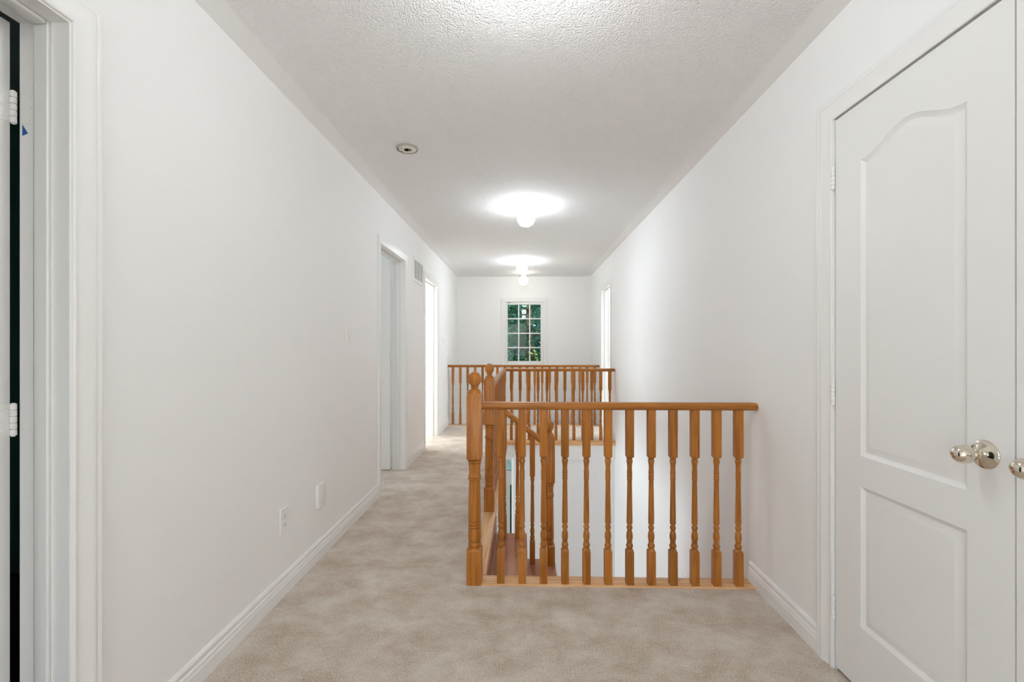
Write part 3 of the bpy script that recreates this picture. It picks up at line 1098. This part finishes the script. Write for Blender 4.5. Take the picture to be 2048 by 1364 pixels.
# scrap of painter's tape on the near jamb
t = MB().rings([[(-1.2915, y, 1.779), (-1.2915, y, 1.750), (-1.277, y, 1.756)] for y in (1.1399, 1.1392)]).build('tape_scrap', M['tape'])
tag(t, 'small blue triangle of painter tape below the hinge on the near left jamb', 'tape')

# ------------------------------------------------------------------ outside: lawn and trees beyond the window
tag(MB().box(-30, 30, YF + 0.3, 60, LOW - 0.5, LOW - 0.1).build('ground', M['lawn']), kind='structure')


tag(MB().box(-9, 9, 15.0, 21.0, LOW - 0.1, LOW - 0.06).build('driveway', M['driveway']), kind='structure')


def tree(x, y, h, spread, zc, n, size, leaf, trunk_m, label, trunk_r=0.16, seed=1):
    rnd = random.Random(seed)
    o = tag(empty('tree', (x, y, LOW - 0.1)), label, 'tree', 'trees outside the far window')
    g = LOW - 0.1
    rs = []
    for k in range(9):
        t_ = k / 8
        r0 = trunk_r * (1 - 0.72 * t_) * (1.35 if k == 0 else 1)
        cx, cy = 0.12 * math.sin(3 * t_ + seed), 0.12 * math.cos(2.3 * t_ + seed) - 0.12 * math.cos(seed)
        rs.append([(cx + r0 * math.cos(a * math.pi / 5), cy + r0 * math.sin(a * math.pi / 5), t_ * h) for a in range(10)])
    MB().rings(rs).build('trunk', trunk_m, o, smooth=60)
    br = MB()
    for k in range(12):
        z0_ = h * rnd.uniform(0.35, 0.9)
        a = rnd.uniform(0, 2 * math.pi)
        L = spread * rnd.uniform(0.5, 0.9)
        p0 = Vector((0, 0, z0_))
        p1 = Vector((math.cos(a) * L, math.sin(a) * L, z0_ + L * rnd.uniform(0.2, 0.6)))
        dv = (p1 - p0).normalized()
        sd = dv.cross(Vector((0, 0, 1))).normalized()
        up = sd.cross(dv)
        rr = []
        for q, t_ in ((0.045, 0), (0.03, .5), (0.01, 1)):
            c = p0.lerp(p1, t_)
            rr.append([tuple(c + sd * q * math.cos(b * math.pi / 3) + up * q * math.sin(b * math.pi / 3)) for b in range(6)])
        br.rings(rr)
    tag(br.build('branches', trunk_m, o), kind='stuff')
    # leaf clumps: small bent leaves round many twig ends
    vs_, fs_ = [], []
    clumps = []
    for k in range(max(20, n // 45)):
        while True:
            p = Vector((rnd.uniform(-1, 1), rnd.uniform(-1, 1), rnd.uniform(-1, 1)))
            if 0.25 < p.length < 1:
                break
        clumps.append(Vector((p.x * spread, p.y * spread, zc - g + p.z * h * 0.42)))
    for k in range(n):
        c = clumps[k % len(clumps)] + Vector((rnd.gauss(0, .22), rnd.gauss(0, .22), rnd.gauss(0, .18)))
        u = Vector((rnd.gauss(0, 1), rnd.gauss(0, 1), rnd.gauss(0, .6))).normalized()
        v = u.cross(Vector((rnd.gauss(0, 1), rnd.gauss(0, 1), rnd.gauss(0, 1)))).normalized()
        nrm = u.cross(v)
        L, W = size * rnd.uniform(.7, 1.3), size * rnd.uniform(.28, .45)
        b0 = len(vs_)
        vs_ += [tuple(c - u * L * .5), tuple(c + v * W * .5 + nrm * W * .12), tuple(c + u * L * .5), tuple(c - v * W * .5 + nrm * W * .12)]
        fs_ += [(b0, b0 + 1, b0 + 2), (b0, b0 + 2, b0 + 3)]
    me_ = bpy.data.meshes.new('foliage')
    me_.from_pydata(vs_, [], fs_)
    me_.materials.append(leaf)
    tag(link('foliage', me_, o), kind='stuff')
    return o


tree(-1.75, 13.2, 7.2, 1.15, 1.7, 12000, 0.15, M['leaf_teal'], M['bark'], 'dark bluish green tree outside the window, filling its left panes', seed=3)
tree(1.65, 13.2, 7.6, 1.15, 1.9, 12000, 0.15, M['leaf_teal'], M['bark'], 'tall bluish green tree outside the window, filling its right panes', seed=5)
tree(0.22, 17.6, 8.4, 1.9, 1.2, 14000, 0.15, M['leaf_green'], M['bark'], 'green tree outside the middle window panes, between the two bluish ones', trunk_r=0.30, seed=8)
tree(0.75, 10.6, 3.6, 0.55, -0.25, 2600, 0.10, M['leaf_yellow'], M['bark'], 'yellow green young tree outside the lower right window pane', trunk_r=0.05, seed=11)
tree(0.1, 23.5, 10.5, 2.9, 2.2, 30000, 0.24, M['leaf_teal'], M['bark'], 'dense dark tree farthest back outside the window, behind all the others', seed=21)
